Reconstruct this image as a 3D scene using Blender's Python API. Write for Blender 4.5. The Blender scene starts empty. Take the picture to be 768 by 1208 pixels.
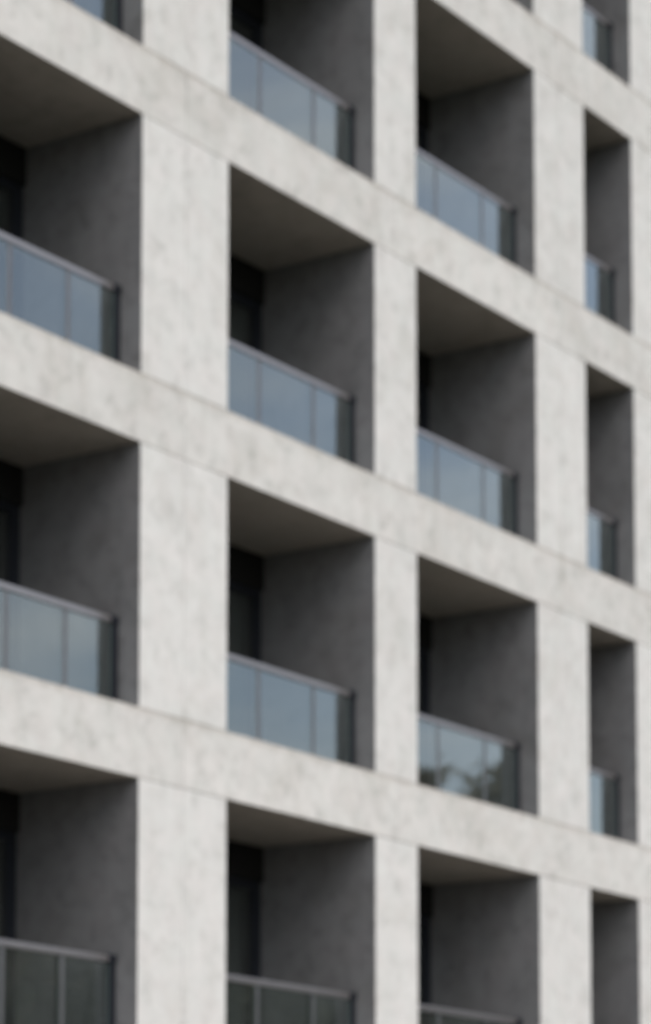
import bpy, bmesh, math, random
from mathutils import Vector, noise
R = math.radians
sc = bpy.context.scene
COL = sc.collection
random.seed(7)

# ------------------------------------------------------------------ helpers
def new_obj(name, bm, mats, parent=None, loc=(0, 0, 0), smooth=False):
    me = bpy.data.meshes.new(name)
    bm.normal_update(); bm.to_mesh(me); bm.free()
    for m in (mats if isinstance(mats, (list, tuple)) else [mats]):
        me.materials.append(m)
    if smooth:
        for p in me.polygons: p.use_smooth = True
    o = bpy.data.objects.new(name, me); COL.objects.link(o)
    o.location = loc
    if parent: o.parent = parent
    return o

def dup(o, parent, loc):
    c = o.copy(); COL.objects.link(c); c.parent = parent; c.location = loc
    for ch in list(o.children):
        d = ch.copy(); COL.objects.link(d); d.parent = c
    return c

def tag(o, label=None, cat=None, group=None, kind=None):
    if label: o['label'] = label
    if cat: o['category'] = cat
    if group: o['group'] = group
    if kind: o['kind'] = kind
    return o

def box(bm, x0, x1, y0, y1, z0, z1, mi=0, bev=0.0):
    g = bmesh.ops.create_cube(bm, size=1)
    for v in g['verts']:
        v.co = Vector(((x0 + x1) / 2 + v.co.x * (x1 - x0), (y0 + y1) / 2 + v.co.y * (y1 - y0), (z0 + z1) / 2 + v.co.z * (z1 - z0)))
    fs = list({f for v in g['verts'] for f in v.link_faces})
    for f in fs: f.material_index = mi
    if bev > 0:
        es = list({e for f in fs for e in f.edges})
        r = bmesh.ops.bevel(bm, geom=es, offset=bev, segments=2, affect='EDGES', profile=0.6)
        fs = [f for f in fs if f.is_valid] + list(r['faces'])
    return fs

def recolour(bm, rule):
    bm.normal_update()
    for f in bm.faces: f.material_index = rule(f)

# ------------------------------------------------------------------ materials
def mat(name):
    m = bpy.data.materials.new(name); m.use_nodes = True
    nt = m.node_tree; nt.nodes.clear()
    out = nt.nodes.new('ShaderNodeOutputMaterial')
    return m, nt, out

def N(nt, t, **kw):
    n = nt.nodes.new(t)
    for k, v in kw.items():
        if k in n.inputs: n.inputs[k].default_value = v
        else: setattr(n, k, v)
    return n

def noise_tex(nt, vec, scale, detail=5, rough=0.55, dist=0.0):
    n = N(nt, 'ShaderNodeTexNoise'); n.inputs['Scale'].default_value = scale
    n.inputs['Detail'].default_value = detail; n.inputs['Roughness'].default_value = rough
    n.inputs['Distortion'].default_value = dist
    nt.links.new(vec, n.inputs['Vector']); return n.outputs['Fac']

def ramp(nt, fac, stops):
    r = N(nt, 'ShaderNodeValToRGB'); e = r.color_ramp.elements
    e[0].position, e[0].color = stops[0][0], (*stops[0][1], 1)
    e[1].position, e[1].color = stops[-1][0], (*stops[-1][1], 1)
    for p, c in stops[1:-1]:
        k = e.new(p); k.color = (*c, 1)
    nt.links.new(fac, r.inputs['Fac']); return r.outputs['Color']

def mix(nt, a, b, fac, mode='MIX'):
    m = N(nt, 'ShaderNodeMix'); m.data_type = 'RGBA'; m.blend_type = mode
    for sock, val in ((m.inputs[0], fac), (m.inputs[6], a), (m.inputs[7], b)):
        if hasattr(val, 'is_linked'): nt.links.new(val, sock)
        else: sock.default_value = val if isinstance(val, float) else (*val, 1)
    return m.outputs[2]

def math_n(nt, op, a, b=None, clamp=False):
    m = N(nt, 'ShaderNodeMath'); m.operation = op; m.use_clamp = clamp
    for i, v in enumerate((a, b)):
        if v is None: continue
        if hasattr(v, 'is_linked'): nt.links.new(v, m.inputs[i])
        else: m.inputs[i].default_value = v
    return m.outputs[0]

def scaled_pos(nt, s):
    g = N(nt, 'ShaderNodeNewGeometry')
    v = N(nt, 'ShaderNodeVectorMath'); v.operation = 'MULTIPLY'
    nt.links.new(g.outputs['Position'], v.inputs[0]); v.inputs[1].default_value = s
    return v.outputs[0]

def concrete(name, base, var=0.05, edge_dirt=0.0, rough=0.85):
    m, nt, out = mat(name); L = nt.links
    P = scaled_pos(nt, (1, 1, 1)); PV = scaled_pos(nt, (1, 1, 0.35))
    b = Vector(base)
    # soft cloudy patches of the cast concrete, greenish-grey against pinkish-grey
    c1 = ramp(nt, noise_tex(nt, P, 3.2, 4, 0.6, 0.5), [(0.30, tuple(b * (1 - var))), (0.52, tuple(b)), (0.72, tuple(b * (1 + var * .6)))])
    c2 = ramp(nt, noise_tex(nt, P, 3.3, 3, 0.5), [(0.35, (0.988, 1.0, 0.99)), (0.65, (1.008, 0.997, 0.99))])
    col = mix(nt, c1, c2, 1.0, 'MULTIPLY')
    # hand-sized mottling
    c3 = ramp(nt, noise_tex(nt, P, 5.2, 6, 0.66, 0.5), [(0.30, (1 - var * 3.2, 1 - var * 3.2, 1 - var * 3.3)), (0.48, (1, 1, 1)), (0.7, (1 + var * 1.0,) * 3)])
    col = mix(nt, col, c3, 1.0, 'MULTIPLY')
    # vertical weather runs
    c4 = ramp(nt, noise_tex(nt, scaled_pos(nt, (5, 5, 0.6)), 1.0, 4, 0.6), [(0.32, (1 - var * .7, 1 - var * .7, 1 - var * .8)), (0.55, (1, 1, 1)), (0.8, (1, 1, 1))])
    col = mix(nt, col, c4, 1.0, 'MULTIPLY')
    # pin holes
    c5 = ramp(nt, noise_tex(nt, P, 42.0, 2, 0.5), [(0.27, (0.72, 0.72, 0.71)), (0.36, (1, 1, 1)), (0.9, (1, 1, 1))])
    col = mix(nt, col, c5, 0.8, 'MULTIPLY')
    oi = N(nt, 'ShaderNodeObjectInfo')
    tone = math_n(nt, 'ADD', math_n(nt, 'MULTIPLY', oi.outputs['Random'], var * 0.7), 1 - var * .35)
    c6 = ramp(nt, noise_tex(nt, P, 0.9, 6, 0.7, 1.2), [(0.36, (1 - var * 1.5, 1 - var * 1.6, 1 - var * 1.8)), (0.50, (1, 1, 1)), (0.8, (1 + var * .3,) * 3)])
    col = mix(nt, col, c6, 1.0, 'MULTIPLY')
    tc = N(nt, 'ShaderNodeCombineColor')
    for i in range(3): L.new(tone, tc.inputs[i])
    col = mix(nt, col, tc.outputs[0], 1.0, 'MULTIPLY')
    if edge_dirt > 0:
        co = N(nt, 'ShaderNodeTexCoord'); sx = N(nt, 'ShaderNodeSeparateXYZ'); L.new(co.outputs['Object'], sx.inputs[0])
        # dirt washed over the top edge of each beam (object z runs from its underside)
        run = noise_tex(nt, scaled_pos(nt, (14, 14, 1.2)), 1.0, 4, 0.65)
        reach = math_n(nt, 'MULTIPLY', run, 0.16)
        top = math_n(nt, 'SUBTRACT', sx.outputs['Z'], math_n(nt, 'SUBTRACT', 0.652, reach))
        msk = math_n(nt, 'MULTIPLY', math_n(nt, 'DIVIDE', top, 0.10, True), edge_dirt, True)
        col = mix(nt, col, (0.30, 0.265, 0.225), msk)
        low = math_n(nt, 'SUBTRACT', 0.035, sx.outputs['Z'])
        msk2 = math_n(nt, 'MULTIPLY', math_n(nt, 'DIVIDE', low, 0.035, True), math_n(nt, 'MULTIPLY', run, edge_dirt * 0.7), True)
        col = mix(nt, col, (0.27, 0.25, 0.23), msk2)
    p = N(nt, 'ShaderNodeBsdfPrincipled'); L.new(col, p.inputs['Base Color']); p.inputs['Roughness'].default_value = rough
    p.inputs['Specular IOR Level'].default_value = 0.3
    bp = N(nt, 'ShaderNodeBump'); bp.inputs['Strength'].default_value = 0.25; bp.inputs['Distance'].default_value = 0.01
    L.new(noise_tex(nt, P, 30.0, 6, 0.7), bp.inputs['Height']); L.new(bp.outputs[0], p.inputs['Normal'])
    L.new(p.outputs[0], out.inputs[0]); return m

def plain(name, base, rough=0.5, metal=0.0, var=0.06, scale=6.0, spec=0.5):
    m, nt, out = mat(name); L = nt.links
    b = Vector(base)
    col = ramp(nt, noise_tex(nt, scaled_pos(nt, (1, 1, 1)), scale, 5, 0.6), [(0.3, tuple(b * (1 - var))), (0.7, tuple(b * (1 + var)))])
    p = N(nt, 'ShaderNodeBsdfPrincipled'); L.new(col, p.inputs['Base Color'])
    r = math_n(nt, 'ADD', math_n(nt, 'MULTIPLY', noise_tex(nt, scaled_pos(nt, (1, 1, 1)), scale * 2, 4), 0.12), rough - 0.06)
    L.new(r, p.inputs['Roughness']); p.inputs['Metallic'].default_value = metal
    p.inputs['Specular IOR Level'].default_value = spec
    L.new(p.outputs[0], out.inputs[0]); return m

def glass(name, tint, boost, smudge=0.02):
    """clear architectural pane: tinted see-through plus Fresnel mirror on its outward faces"""
    m, nt, out = mat(name); L = nt.links
    tr = N(nt, 'ShaderNodeBsdfTransparent'); tr.inputs[0].default_value = (*tint, 1)
    gl = N(nt, 'ShaderNodeBsdfGlossy'); gl.inputs['Roughness'].default_value = 0.015; gl.inputs[0].default_value = (0.90, 0.99, 1, 1)
    bp = N(nt, 'ShaderNodeBump'); bp.inputs['Strength'].default_value = 0.05; bp.inputs['Distance'].default_value = 0.01
    L.new(noise_tex(nt, scaled_pos(nt, (1, 1, 1)), 1.6, 1), bp.inputs['Height']); L.new(bp.outputs[0], gl.inputs['Normal'])
    fr = N(nt, 'ShaderNodeFresnel'); fr.inputs['IOR'].default_value = 1.52
    ge = N(nt, 'ShaderNodeNewGeometry')
    f = math_n(nt, 'MULTIPLY', math_n(nt, 'MULTIPLY', fr.outputs[0], boost), math_n(nt, 'SUBTRACT', 1.0, ge.outputs['Backfacing']), True)
    f = math_n(nt, 'MINIMUM', f, 0.9)
    a = N(nt, 'ShaderNodeMixShader'); L.new(f, a.inputs[0]); L.new(tr.outputs[0], a.inputs[1]); L.new(gl.outputs[0], a.inputs[2])
    df = N(nt, 'ShaderNodeBsdfDiffuse'); df.inputs[0].default_value = (0.55, 0.56, 0.55, 1)
    dust = math_n(nt, 'MULTIPLY', noise_tex(nt, scaled_pos(nt, (1, 1, 0.6)), 3.0, 5), smudge * 2)
    b = N(nt, 'ShaderNodeMixShader'); L.new(dust, b.inputs[0]); L.new(a.outputs[0], b.inputs[1]); L.new(df.outputs[0], b.inputs[2])
    L.new(b.outputs[0], out.inputs[0]); return m

def leaf_mat(name, c0, c1):
    m, nt, out = mat(name); L = nt.links
    col = ramp(nt, noise_tex(nt, scaled_pos(nt, (1, 1, 1)), 0.9, 4), [(0.3, c0), (0.7, c1)])
    d = N(nt, 'ShaderNodeBsdfPrincipled'); L.new(col, d.inputs['Base Color']); d.inputs['Roughness'].default_value = 0.6
    t = N(nt, 'ShaderNodeBsdfTranslucent'); L.new(col, t.inputs[0])
    x = N(nt, 'ShaderNodeMixShader'); x.inputs[0].default_value = 0.25; L.new(d.outputs[0], x.inputs[1]); L.new(t.outputs[0], x.inputs[2])
    L.new(x.outputs[0], out.inputs[0]); return m

M_CONC = concrete('pale_concrete', (0.552, 0.549, 0.537), 0.054)
M_BEAM = concrete('pale_concrete_beam', (0.530, 0.524, 0.508), 0.070, edge_dirt=0.6)
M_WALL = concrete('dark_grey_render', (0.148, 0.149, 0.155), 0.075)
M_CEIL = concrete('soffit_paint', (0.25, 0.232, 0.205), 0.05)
M_STEEL = plain('brushed_steel', (0.30, 0.285, 0.285), 0.32, 0.8, 0.05, 20)
M_DARKM = plain('anthracite_metal', (0.009, 0.011, 0.016), 0.6, 0.0, 0.08, 12, 0.25)
M_POST = plain('satin_grey_steel', (0.17, 0.165, 0.17), 0.35, 0.75, 0.05, 20)
M_BLIND = plain('blind_box_metal', (0.011, 0.011, 0.011), 0.8, 0.0, 0.08, 12, 0.1)
M_GLASS = glass('railing_glass', (0.82, 0.88, 0.87), 3.3, 0.014)
M_PANE = glass('door_glass', (0.60, 0.64, 0.63), 1.8, 0.03)
M_EDGE = plain('green_glass_edge', (0.10, 0.17, 0.15), 0.2)
M_ROOM = plain('room_plaster', (0.22, 0.21, 0.19), 0.9)
M_CURT = plain('grey_curtain', (0.16, 0.155, 0.145), 0.95)
M_FLOOR = concrete('floor_tile', (0.11, 0.107, 0.10), 0.06)
M_ROOF = plain('roof_gravel', (0.25, 0.245, 0.235), 0.95, 0, 0.2, 20)

# ------------------------------------------------------------------ measured grid
S = 3.1                                     # storey height
T3, BH = 6.190, 0.6475                      # underside of the lowest visible beam row, beam height
def Tz(k): return T3 + S * (3 - k)          # ceiling edge of row k
def Bz(k): return Tz(k) + BH - S            # sill (top of the beam below) of row k
BAYS = [(13.80, 16.29), (17.11, 19.388), (20.715, 23.255), (24.050, 26.560), (27.712, 28.892), (30.22, 32.73), (33.55, 36.03)]
POSTS = [[14.60, 15.50], [17.84, 18.635], [21.555, 22.495], [24.830, 25.800], [], [31.03, 31.95], [34.35, 35.27]]
PIL = [(12.45, 13.80)] + [(BAYS[i][1], BAYS[i + 1][0]) for i in range(len(BAYS) - 1)] + [(36.03, 37.24)]
ROWS = range(-2, 5)                         # top row .. ground row
FD = 0.19                                   # thickness of the outer concrete grid
BACK = 1.437                                # depth of the balcony back wall
TOPZ = Tz(-2) + BH                          # top beam = roof parapet
DEEP = 11.0
J = 0.003                                   # half a joint

bld = bpy.data.objects.new('apartment_building', None); COL.objects.link(bld)
bld.location = ((12.45 + 37.24) / 2, 0, 0)
tag(bld, 'pale concrete apartment block with a grid of deep dark balconies behind steel and glass railings', 'building')
OX = bld.location.x

# outer pillars, one per storey and column
def pillar_mesh(w, zlo, zhi):
    bm = bmesh.new()
    h = zhi - zlo
    if w > 1.0:
        box(bm, -w / 2, -J * 0.8, 0, FD, 0, h, 0, 0.006); box(bm, J * 0.8, w / 2, 0, FD, 0, h, 0, 0.006)
    else:
        box(bm, -w / 2, w / 2, 0, FD, 0, h, 0, 0.006)
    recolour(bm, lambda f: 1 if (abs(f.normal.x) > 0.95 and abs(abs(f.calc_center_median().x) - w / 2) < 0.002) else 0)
    return bm
for i, (a, b) in enumerate(PIL):
    first = None
    for k in ROWS:
        zlo = Bz(k) + J; zhi = Tz(k) - J
        loc = ((a + b) / 2 - OX, 0, zlo)
        if first is None: first = new_obj('pillar', pillar_mesh(b - a, zlo, zhi), [M_CONC, M_WALL], bld, loc)
        else: dup(first, bld, loc)

# beams: one panel per bay and level, jointed at the pillar centres
levels = list(range(-2, 5)) + [5]
for i, (a, b) in enumerate(BAYS):
    l = PIL[i][0] if i == 0 else (PIL[i][0] + PIL[i][1]) / 2 + J
    r = PIL[i + 1][1] if i == len(BAYS) - 1 else (PIL[i + 1][0] + PIL[i + 1][1]) / 2 - J
    first = None
    for k in levels:
        z = Tz(k)
        if first is None:
            bm = bmesh.new()
            box(bm, l - a, r - a, 0, FD, 0, BH, 0, 0.006)
            bm.normal_update()
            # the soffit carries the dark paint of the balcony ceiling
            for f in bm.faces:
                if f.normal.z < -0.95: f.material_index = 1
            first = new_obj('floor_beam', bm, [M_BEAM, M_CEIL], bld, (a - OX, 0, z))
        elif k == 5:
            continue
        else: dup(first, bld, (a - OX, 0, z))
# plinth under the ground-floor openings
bm = bmesh.new(); box(bm, 12.45 - OX, 37.24 - OX, 0.0, FD, 0, Bz(4), 0, 0.006); new_obj('plinth', bm, M_CONC, bld)

# partitions between balconies (dark render)
for i, (a, b) in enumerate(PIL):
    w = b - a; first = None
    for k in ROWS:
        z0 = Tz(k) - S + 0.0; z1 = Tz(k)
        if k == 4: pass
        loc = ((a + b) / 2 - OX, 0, z0)
        if first is None:
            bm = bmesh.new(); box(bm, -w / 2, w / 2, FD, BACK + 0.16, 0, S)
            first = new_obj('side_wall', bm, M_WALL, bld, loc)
        else: dup(first, bld, loc)

# slabs: ceiling below, floor above
for i, (a, b) in enumerate(BAYS):
    first = None
    for k in ROWS:
        loc = (a - OX, 0, Tz(k))
        if first is None:
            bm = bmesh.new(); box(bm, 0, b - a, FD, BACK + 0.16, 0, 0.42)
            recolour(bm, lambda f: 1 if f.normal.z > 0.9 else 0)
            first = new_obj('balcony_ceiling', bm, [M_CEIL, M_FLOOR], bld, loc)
        else: dup(first, bld, loc)

# balcony doors: frame, blind box, three panes, curtain behind
def door(w):
    f = bmesh.new(); h = S - 0.42; y0, y1 = 0, 0.08
    JW = 0.125
    box(f, 0, JW, y0, y1, 0, h - 0.37, 0, .003); box(f, w - JW, w, y0, y1, 0, h - 0.37, 0, .003)
    box(f, JW, w - JW, y0, y1, 0, 0.09, 0, .003); box(f, JW, w - JW, y0, y1, h - 0.37 - 0.08, h - 0.37, 0, .003)
    n = 3 if w > 1.6 else 1
    mw = 0.09; iw = w - 2 * JW
    for j in range(1, n):
        x = JW + iw * j / n; box(f, x - mw / 2, x + mw / 2, y0 - 0.01, y1, 0.09, h - 0.45, 0, .003)
    fr = new_obj('balcony_door', f, M_DARKM, bld)
    b = bmesh.new(); box(b, 0, w, -0.035, 0.10, h - 0.37 + .002, h, 0, .004); new_obj('blind_box', b, M_BLIND, fr)
    for j in range(n):
        x0 = JW + iw * j / n + (mw / 2 if j else 0); x1 = JW + iw * (j + 1) / n - (mw / 2 if j < n - 1 else 0)
        g = bmesh.new(); box(g, x0 + .004, x1 - .004, 0.03, 0.05, 0.094, h - 0.454); new_obj('door_glass', g, M_PANE, fr)
    h_ = bmesh.new()
    box(h_, JW + 0.03, JW + 0.055, -0.045, -0.005, 1.0, 1.16, 0, .004); new_obj('door_handle', h_, M_STEEL, fr)
    c = bmesh.new()                        # pleated curtain drawn to the right
    steps = 60; x0, x1 = w * 0.52, w - 0.03
    pts = []
    for s in range(steps + 1):
        t = s / steps; x = x0 + (x1 - x0) * t; y = 0.22 + 0.035 * math.sin(t * 66) + 0.01 * math.sin(t * 23)
        pts.append((x, y))
    vs = [(c.verts.new((x, y, 0.03)), c.verts.new((x, y, h - 0.05))) for x, y in pts]
    vb = [(c.verts.new((x, y + 0.012, 0.03)), c.verts.new((x, y + 0.012, h - 0.05))) for x, y in pts]
    for s in range(steps):
        c.faces.new((vs[s][0], vs[s + 1][0], vs[s + 1][1], vs[s][1])); c.faces.new((vb[s][0], vb[s][1], vb[s + 1][1], vb[s + 1][0]))
    new_obj('curtain', c, M_CURT, fr)
    return fr
for i, (a, b) in enumerate(BAYS):
    first = None
    for k in ROWS:
        loc = (a - OX, BACK, Tz(k) - S + 0.42)
        if first is None: first = door(b - a); first.location = loc
        else: dup(first, bld, loc)

# railings: steel handrail and posts behind, clear panes in front
RY = 0.245                                  # front face of the panes
def rail_tube(bm, x0, x1, zt):
    box(bm, x0, x1, RY - 0.012, RY + 0.058, zt - 0.058, zt, 0, .006)
def railing(w, posts):
    zt = 0.845; zb = -0.20                  # heights from the sill
    bm = bmesh.new(); rail_tube(bm, 0.118, w - 0.118, zt)
    rl = new_obj('balcony_railing', bm, M_STEEL, bld)
    bm = bmesh.new(); box(bm, 0.108, w - 0.108, RY - 0.01, RY + 0.016, -0.135, -0.10, 0, .003); new_obj('lower_rail', bm, M_STEEL, rl)
    for x in posts:
        p = bmesh.new(); box(p, x - 0.027, x + 0.027, RY - 0.002, RY + 0.056, zb, zt - 0.060, 0, .004)
        box(p, x - 0.06, x + 0.06, RY + 0.0, RY + 0.10, zb - 0.0, zb + 0.012, 0, .003)
        new_obj('post', p, M_POST, rl)
    for x in (0.056, w - 0.056):
        p = bmesh.new(); box(p, x - 0.050, x + 0.050, RY - 0.004, RY + 0.06, zb, zt - 0.062, 0, .004)
        box(p, x - 0.060, x + 0.054, RY - 0.016, RY + 0.070, zt - 0.062 + .002, zt + 0.014, 0, .006)
        new_obj('end_post', p, M_DARKM, rl)
    xs = [0.108] + list(posts) + [w - 0.108]
    for j in range(len(xs) - 1):
        g = bmesh.new(); box(g, xs[j] + (0.030 if j else 0), xs[j + 1] - (0.030 if j < len(xs) - 2 else 0), RY, RY + 0.012, -0.095, zt - 0.066, 0, .001)
        recolour(g, lambda f: 0 if abs(f.normal.y) > 0.9 else 1)
        new_obj('glass_panel', g, [M_GLASS, M_EDGE], rl)
    return rl
for i, (a, b) in enumerate(BAYS):
    first = None
    for k in ROWS:
        loc = (a - OX, 0, Bz(k))
        if first is None: first = railing(b - a, [x - a for x in POSTS[i]]); first.location = loc
        else: dup(first, bld, loc)

# body of the block behind: rooms' floors, cross walls, rear and end walls, roof
bm = bmesh.new()
for k in ROWS: box(bm, 12.45 + .3 - OX, 37.24 - .3 - OX, BACK + 0.161, DEEP - .3, Tz(k), Tz(k) + 0.30)
box(bm, 12.45 + .3 - OX, 37.24 - .3 - OX, BACK + .161, DEEP - .3, -0.1, Tz(4) - S + .42)
new_obj('floor_slab', bm, M_ROOM, bld)['kind'] = 'thing'
for (a, b) in PIL[1:-1]:
    bm = bmesh.new(); m_ = (a + b) / 2 - OX
    for k in ROWS: box(bm, m_ - .1, m_ + .1, BACK + 0.161, 5.5, Tz(k) - S + .301, Tz(k) - .001)
    new_obj('cross_wall', bm, M_ROOM, bld)
bm = bmesh.new()
box(bm, 12.75 - OX, 36.94 - OX, 5.5, 5.7, 0, TOPZ - 0.4)
new_obj('corridor_wall', bm, M_ROOM, bld)
for x0, x1 in ((12.45, 12.749), (36.941, 37.24)):
    bm = bmesh.new(); box(bm, x0 - OX, x1 - OX, BACK + .161, DEEP, 0, TOPZ, 0, .01); new_obj('end_wall', bm, M_CONC, bld)
bm = bmesh.new(); box(bm, 12.75 - OX, 36.94 - OX, DEEP - .299, DEEP, 0, TOPZ); new_obj('rear_wall', bm, M_CONC, bld)
bm = bmesh.new(); box(bm, 12.75 - OX, 36.94 - OX, BACK + .165, DEEP - .3, Tz(-2) + .302, Tz(-2) + .46); new_obj('roof', bm, M_ROOF, bld)

# ------------------------------------------------------------------ ground
def ground_mat():
    m, nt, out = mat('lawn'); L = nt.links
    P = scaled_pos(nt, (1, 1, 1))
    c = ramp(nt, noise_tex(nt, P, 0.35, 6, 0.7), [(0.3, (0.045, 0.060, 0.022)), (0.55, (0.065, 0.080, 0.032)), (0.8, (0.11, 0.10, 0.055))])
    p = N(nt, 'ShaderNodeBsdfPrincipled'); L.new(c, p.inputs['Base Color']); p.inputs['Roughness'].default_value = .95
    L.new(p.outputs[0], out.inputs[0]); return m
def paving_mat():
    m, nt, out = mat('paving'); L = nt.links
    br = N(nt, 'ShaderNodeTexBrick'); L.new(scaled_pos(nt, (1, 1, 1)), br.inputs['Vector'])
    br.inputs['Scale'].default_value = 1.0; br.inputs['Mortar Size'].default_value = 0.008
    br.inputs['Brick Width'].default_value = 0.6; br.inputs['Row Height'].default_value = 0.4
    br.inputs['Color1'].default_value = (0.36, 0.335, 0.30, 1); br.inputs['Color2'].default_value = (0.31, 0.29, 0.26, 1); br.inputs['Mortar'].default_value = (0.12, 0.11, 0.1, 1)
    v = ramp(nt, noise_tex(nt, scaled_pos(nt, (1, 1, 1)), 1.3, 5), [(0.3, (0.85,) * 3), (0.7, (1.08,) * 3)])
    p = N(nt, 'ShaderNodeBsdfPrincipled'); L.new(mix(nt, br.outputs['Color'], v, 1.0, 'MULTIPLY'), p.inputs['Base Color']); p.inputs['Roughness'].default_value = .85
    L.new(p.outputs[0], out.inputs[0]); return m
def sheet(name, x0, x1, y0, y1, z, m):
    bm = bmesh.new(); bm.faces.new([bm.verts.new(p) for p in ((x0, y0, z), (x1, y0, z), (x1, y1, z), (x0, y1, z))])
    return tag(new_obj(name, bm, m), kind='structure')
sheet('ground', -1500, 1500, -1500, 1500, -0.02, ground_mat())
bm = bmesh.new(); box(bm, -10, 60, -14, 0.0 - .002, -0.015, 0.004); tag(new_obj('pavement', bm, paving_mat()), kind='structure')
bm = bmesh.new(); box(bm, -10, 60, -14.15, -14.002, -0.05, 0.10, 0, .01); tag(new_obj('kerb', bm, M_CONC), kind='structure')
sheet('road', -200, 300, -21, -14.15, -0.012, plain('asphalt', (0.055, 0.055, 0.056), 0.9, 0, 0.2, 8))

# ------------------------------------------------------------------ trees, seen mirrored in the railing glass
M_BARK = plain('bark', (0.10, 0.085, 0.065), 0.95, 0, 0.25, 9)
LEAF = [leaf_mat('leaves', (0.075, 0.085, 0.04), (0.14, 0.135, 0.065)), leaf_mat('leaves_olive', (0.15, 0.135, 0.08), (0.24, 0.20, 0.13))]
def tube(bm, p0, p1, r0, r1, n=8):
    d = (p1 - p0).normalized(); a = d.orthogonal().normalized(); b = d.cross(a)
    A = [bm.verts.new(p0 + (a * math.cos(t) + b * math.sin(t)) * r0) for t in [2 * math.pi * i / n for i in range(n)]]
    B = [bm.verts.new(p1 + (a * math.cos(t) + b * math.sin(t)) * r1) for t in [2 * math.pi * i / n for i in range(n)]]
    for i in range(n): bm.faces.new((A[i], A[(i + 1) % n], B[(i + 1) % n], B[i]))
def tree(loc, h, spread, seed, lm):
    rnd = random.Random(seed)
    root = bpy.data.objects.new('broadleaf_tree', None); COL.objects.link(root); root.location = loc
    tb = bmesh.new(); p = Vector((0, 0, -.05)); ends = []
    rad = h * 0.022
    for s in range(6):
        q = p + Vector((rnd.uniform(-.15, .15), rnd.uniform(-.15, .15), h * 0.14)); r2 = rad * 0.82
        tube(tb, p, q, rad, r2); p, rad = q, r2
        if s >= 1:
            for _ in range(4):
                an = rnd.uniform(0, 6.28); ln = spread * rnd.uniform(.45, .95) * (1.05 - s * 0.10)
                e = q + Vector((math.cos(an) * ln, math.sin(an) * ln, ln * rnd.uniform(.15, .8)))
                mid = q.lerp(e, .5) + Vector((0, 0, .12 * ln)); tube(tb, q, mid, rad * .5, rad * .3, 6); tube(tb, mid, e, rad * .3, rad * .1, 6)
                ends += [mid, e, mid.lerp(e, .5)]
    ends.append(p + Vector((0, 0, h * .10)))
    new_obj('trunk', tb, M_BARK, root, smooth=True)
    cb = bmesh.new()
    for e in ends:
        cr = spread * rnd.uniform(.16, .34)
        for _ in range(int(210 * (cr / (spread * .25)) ** 2)):
            v = Vector((rnd.gauss(0, 1), rnd.gauss(0, 1), rnd.gauss(0, .75))) * cr * .55
            c = e + v
            if c.z > h: c.z = h - rnd.random() * .6
            if c.z < h * .18: continue
            s = rnd.uniform(.07, .17); nrm = Vector((rnd.gauss(0, 1), rnd.gauss(0, 1), rnd.gauss(.6, 1))).normalized()
            a = nrm.orthogonal().normalized(); b = nrm.cross(a)
            cb.faces.new([cb.verts.new(c + a * s * 1.5), cb.verts.new(c + b * s * .8), cb.verts.new(c - a * s * 1.5), cb.verts.new(c - b * s * .8)])
    new_obj('crown', cb, lm, root)
    return root
CY = 15.39
def refl(az, rr): return (rr * math.sin(R(az)), CY - rr * math.cos(R(az)), 0)
G = 'trees standing across the road'
t = tree(refl(57.6, 76), 16.7, 2.9, 3, LEAF[1]); tag(t, 'tall olive tree, left one of the two crowns mirrored in a balcony railing', 'tree', G)
t = tree(refl(59.1, 78), 16.9, 2.6, 11, LEAF[1]); tag(t, 'tall dark green tree, right one of the two crowns mirrored in a balcony railing', 'tree', G)
lo = [(47, 70, 11.6), (50.3, 74, 12.3), (53.6, 72, 12.0), (62.9, 80, 12.6), (66.5, 84, 12.8), (43.5, 74, 12.0),
      (48.8, 92, 14.2), (52, 95, 14.6), (55.6, 93, 14.4), (58.8, 96, 14.6), (61.5, 97, 14.0), (64.8, 100, 14.5), (45, 94, 14), (39, 80, 12), (72, 92, 13)]
proto = [tree(refl(*lo[0][:2]), lo[0][2], 3.9, 21, LEAF[0]), tree(refl(*lo[1][:2]), lo[1][2], 4.2, 22, LEAF[1]), tree(refl(*lo[2][:2]), lo[2][2], 4.0, 23, LEAF[0])]
for j, (az, rr, h) in enumerate(lo):
    if j < 3: t = proto[j]
    else:
        src = proto[j % 3]; t = dup_root = src.copy(); COL.objects.link(t); t.location = refl(az, rr)
        t.rotation_euler.z = j * 1.3; f = h / lo[j % 3][2]; t.scale = (f, f, f)
        for ch in src.children:
            c = ch.copy(); COL.objects.link(c); c.parent = t
    tag(t, 'low leafy tree in the dark row mirrored by the lowest balcony glass', 'tree', G)

# ------------------------------------------------------------------ light: bright hazy overcast
SUN_EL, SUN_AZ = 52, 201      # azimuth measured clockwise from +Y
w = bpy.data.worlds.new("World"); sc.world = w; w.use_nodes = True
nt = w.node_tree; nt.nodes.clear()
sky = nt.nodes.new('ShaderNodeTexSky'); sky.sky_type = 'NISHITA'; sky.sun_disc = False
sky.sun_elevation = R(SUN_EL); sky.sun_rotation = R(SUN_AZ); sky.air_density = 1.0; sky.dust_density = 3.0; sky.ozone_density = 1.0
hs = nt.nodes.new('ShaderNodeHueSaturation'); hs.inputs['Saturation'].default_value = 0.73
bg = nt.nodes.new('ShaderNodeBackground'); bg.inputs['Strength'].default_value = 0.15
wo = nt.nodes.new('ShaderNodeOutputWorld')
nt.links.new(sky.outputs[0], hs.inputs['Color']); 
wt = nt.nodes.new('ShaderNodeTexCoord'); wm = nt.nodes.new('ShaderNodeVectorMath'); wm.operation = 'MULTIPLY'; wm.inputs[1].default_value = (1, 1, 2.6)
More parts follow.
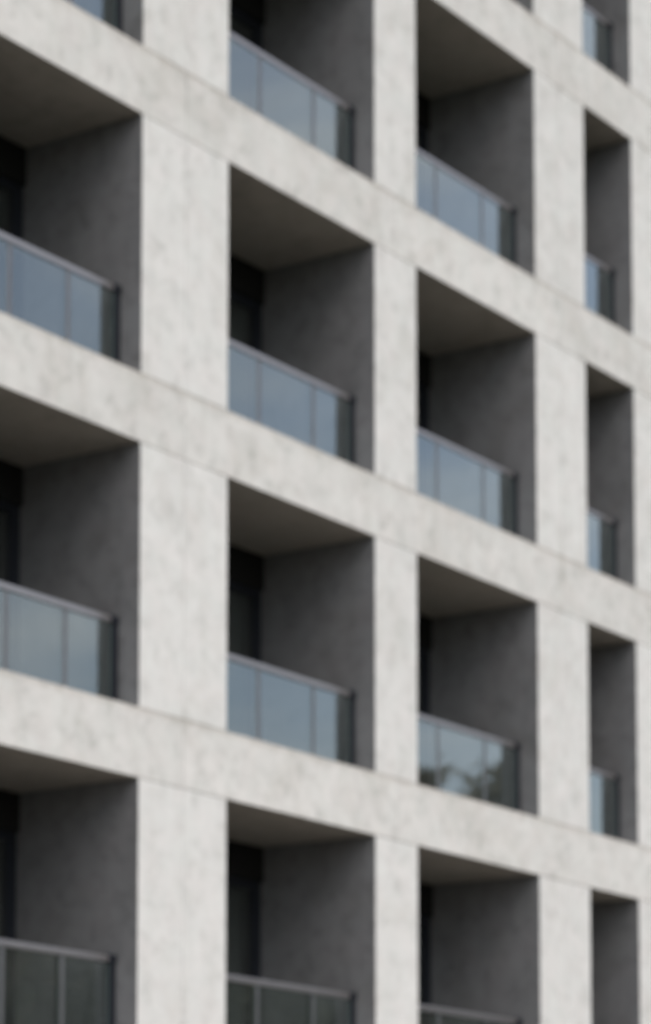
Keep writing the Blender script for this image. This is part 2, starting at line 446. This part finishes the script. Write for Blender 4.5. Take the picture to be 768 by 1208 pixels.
nt.links.new(wt.outputs['Generated'], wm.inputs[0])
cn = noise_tex(nt, wm.outputs[0], 5.5, 6, 0.6, 0.5)
cl = ramp(nt, cn, [(0.42, (0.0,) * 3), (0.66, (1.0,) * 3)])
hz = mix(nt, hs.outputs[0], (1.22, 1.20, 1.17), 1.0, 'MULTIPLY')      # thin bright cloud in front of the pale sky
hz2 = nt.nodes.new('ShaderNodeHueSaturation'); hz2.inputs['Saturation'].default_value = 0.35; nt.links.new(hz, hz2.inputs['Color'])
sky_out = mix(nt, hs.outputs[0], hz2.outputs[0], cl)
nt.links.new(sky_out, bg.inputs[0]); nt.links.new(bg.outputs[0], wo.inputs[0])
sl = bpy.data.lights.new('sun', 'SUN'); sl.energy = 1.0; sl.angle = R(60); sl.color = (1.0, 0.955, 0.90)
so = bpy.data.objects.new('sun', sl); COL.objects.link(so)
d = Vector((math.sin(R(SUN_AZ)) * math.cos(R(SUN_EL)), math.cos(R(SUN_AZ)) * math.cos(R(SUN_EL)), math.sin(R(SUN_EL))))
so.rotation_euler = d.to_track_quat('Z', 'Y').to_euler(); so.location = (0, -20, 40)

# ------------------------------------------------------------------ camera
cd = bpy.data.cameras.new('camera'); cam = bpy.data.objects.new('camera', cd); COL.objects.link(cam); sc.camera = cam
cam.location = (0, -15.389, 1.6); cam.rotation_euler = (R(90 + 5.3095), 0, -R(55.455))
cd.sensor_fit = 'VERTICAL'; cd.sensor_height = 36; cd.sensor_width = 24; cd.lens = 3275.4 / 1208 * 36
cd.shift_x = (384 - 383.7) / 1208; cd.shift_y = (1216.6 - 604) / 1208
cd.clip_start = 0.1; cd.clip_end = 4000
cd.dof.use_dof = True; cd.dof.focus_distance = 8.0; cd.dof.aperture_fstop = 2.9

sc.view_settings.view_transform = 'Standard'; sc.view_settings.look = 'None'; sc.view_settings.gamma = 1.0
sc.view_settings.exposure = 0.50; sc.view_settings.use_curve_mapping = False
sc.cycles.max_bounces = 10; sc.cycles.transparent_max_bounces = 16; sc.cycles.use_denoising = True
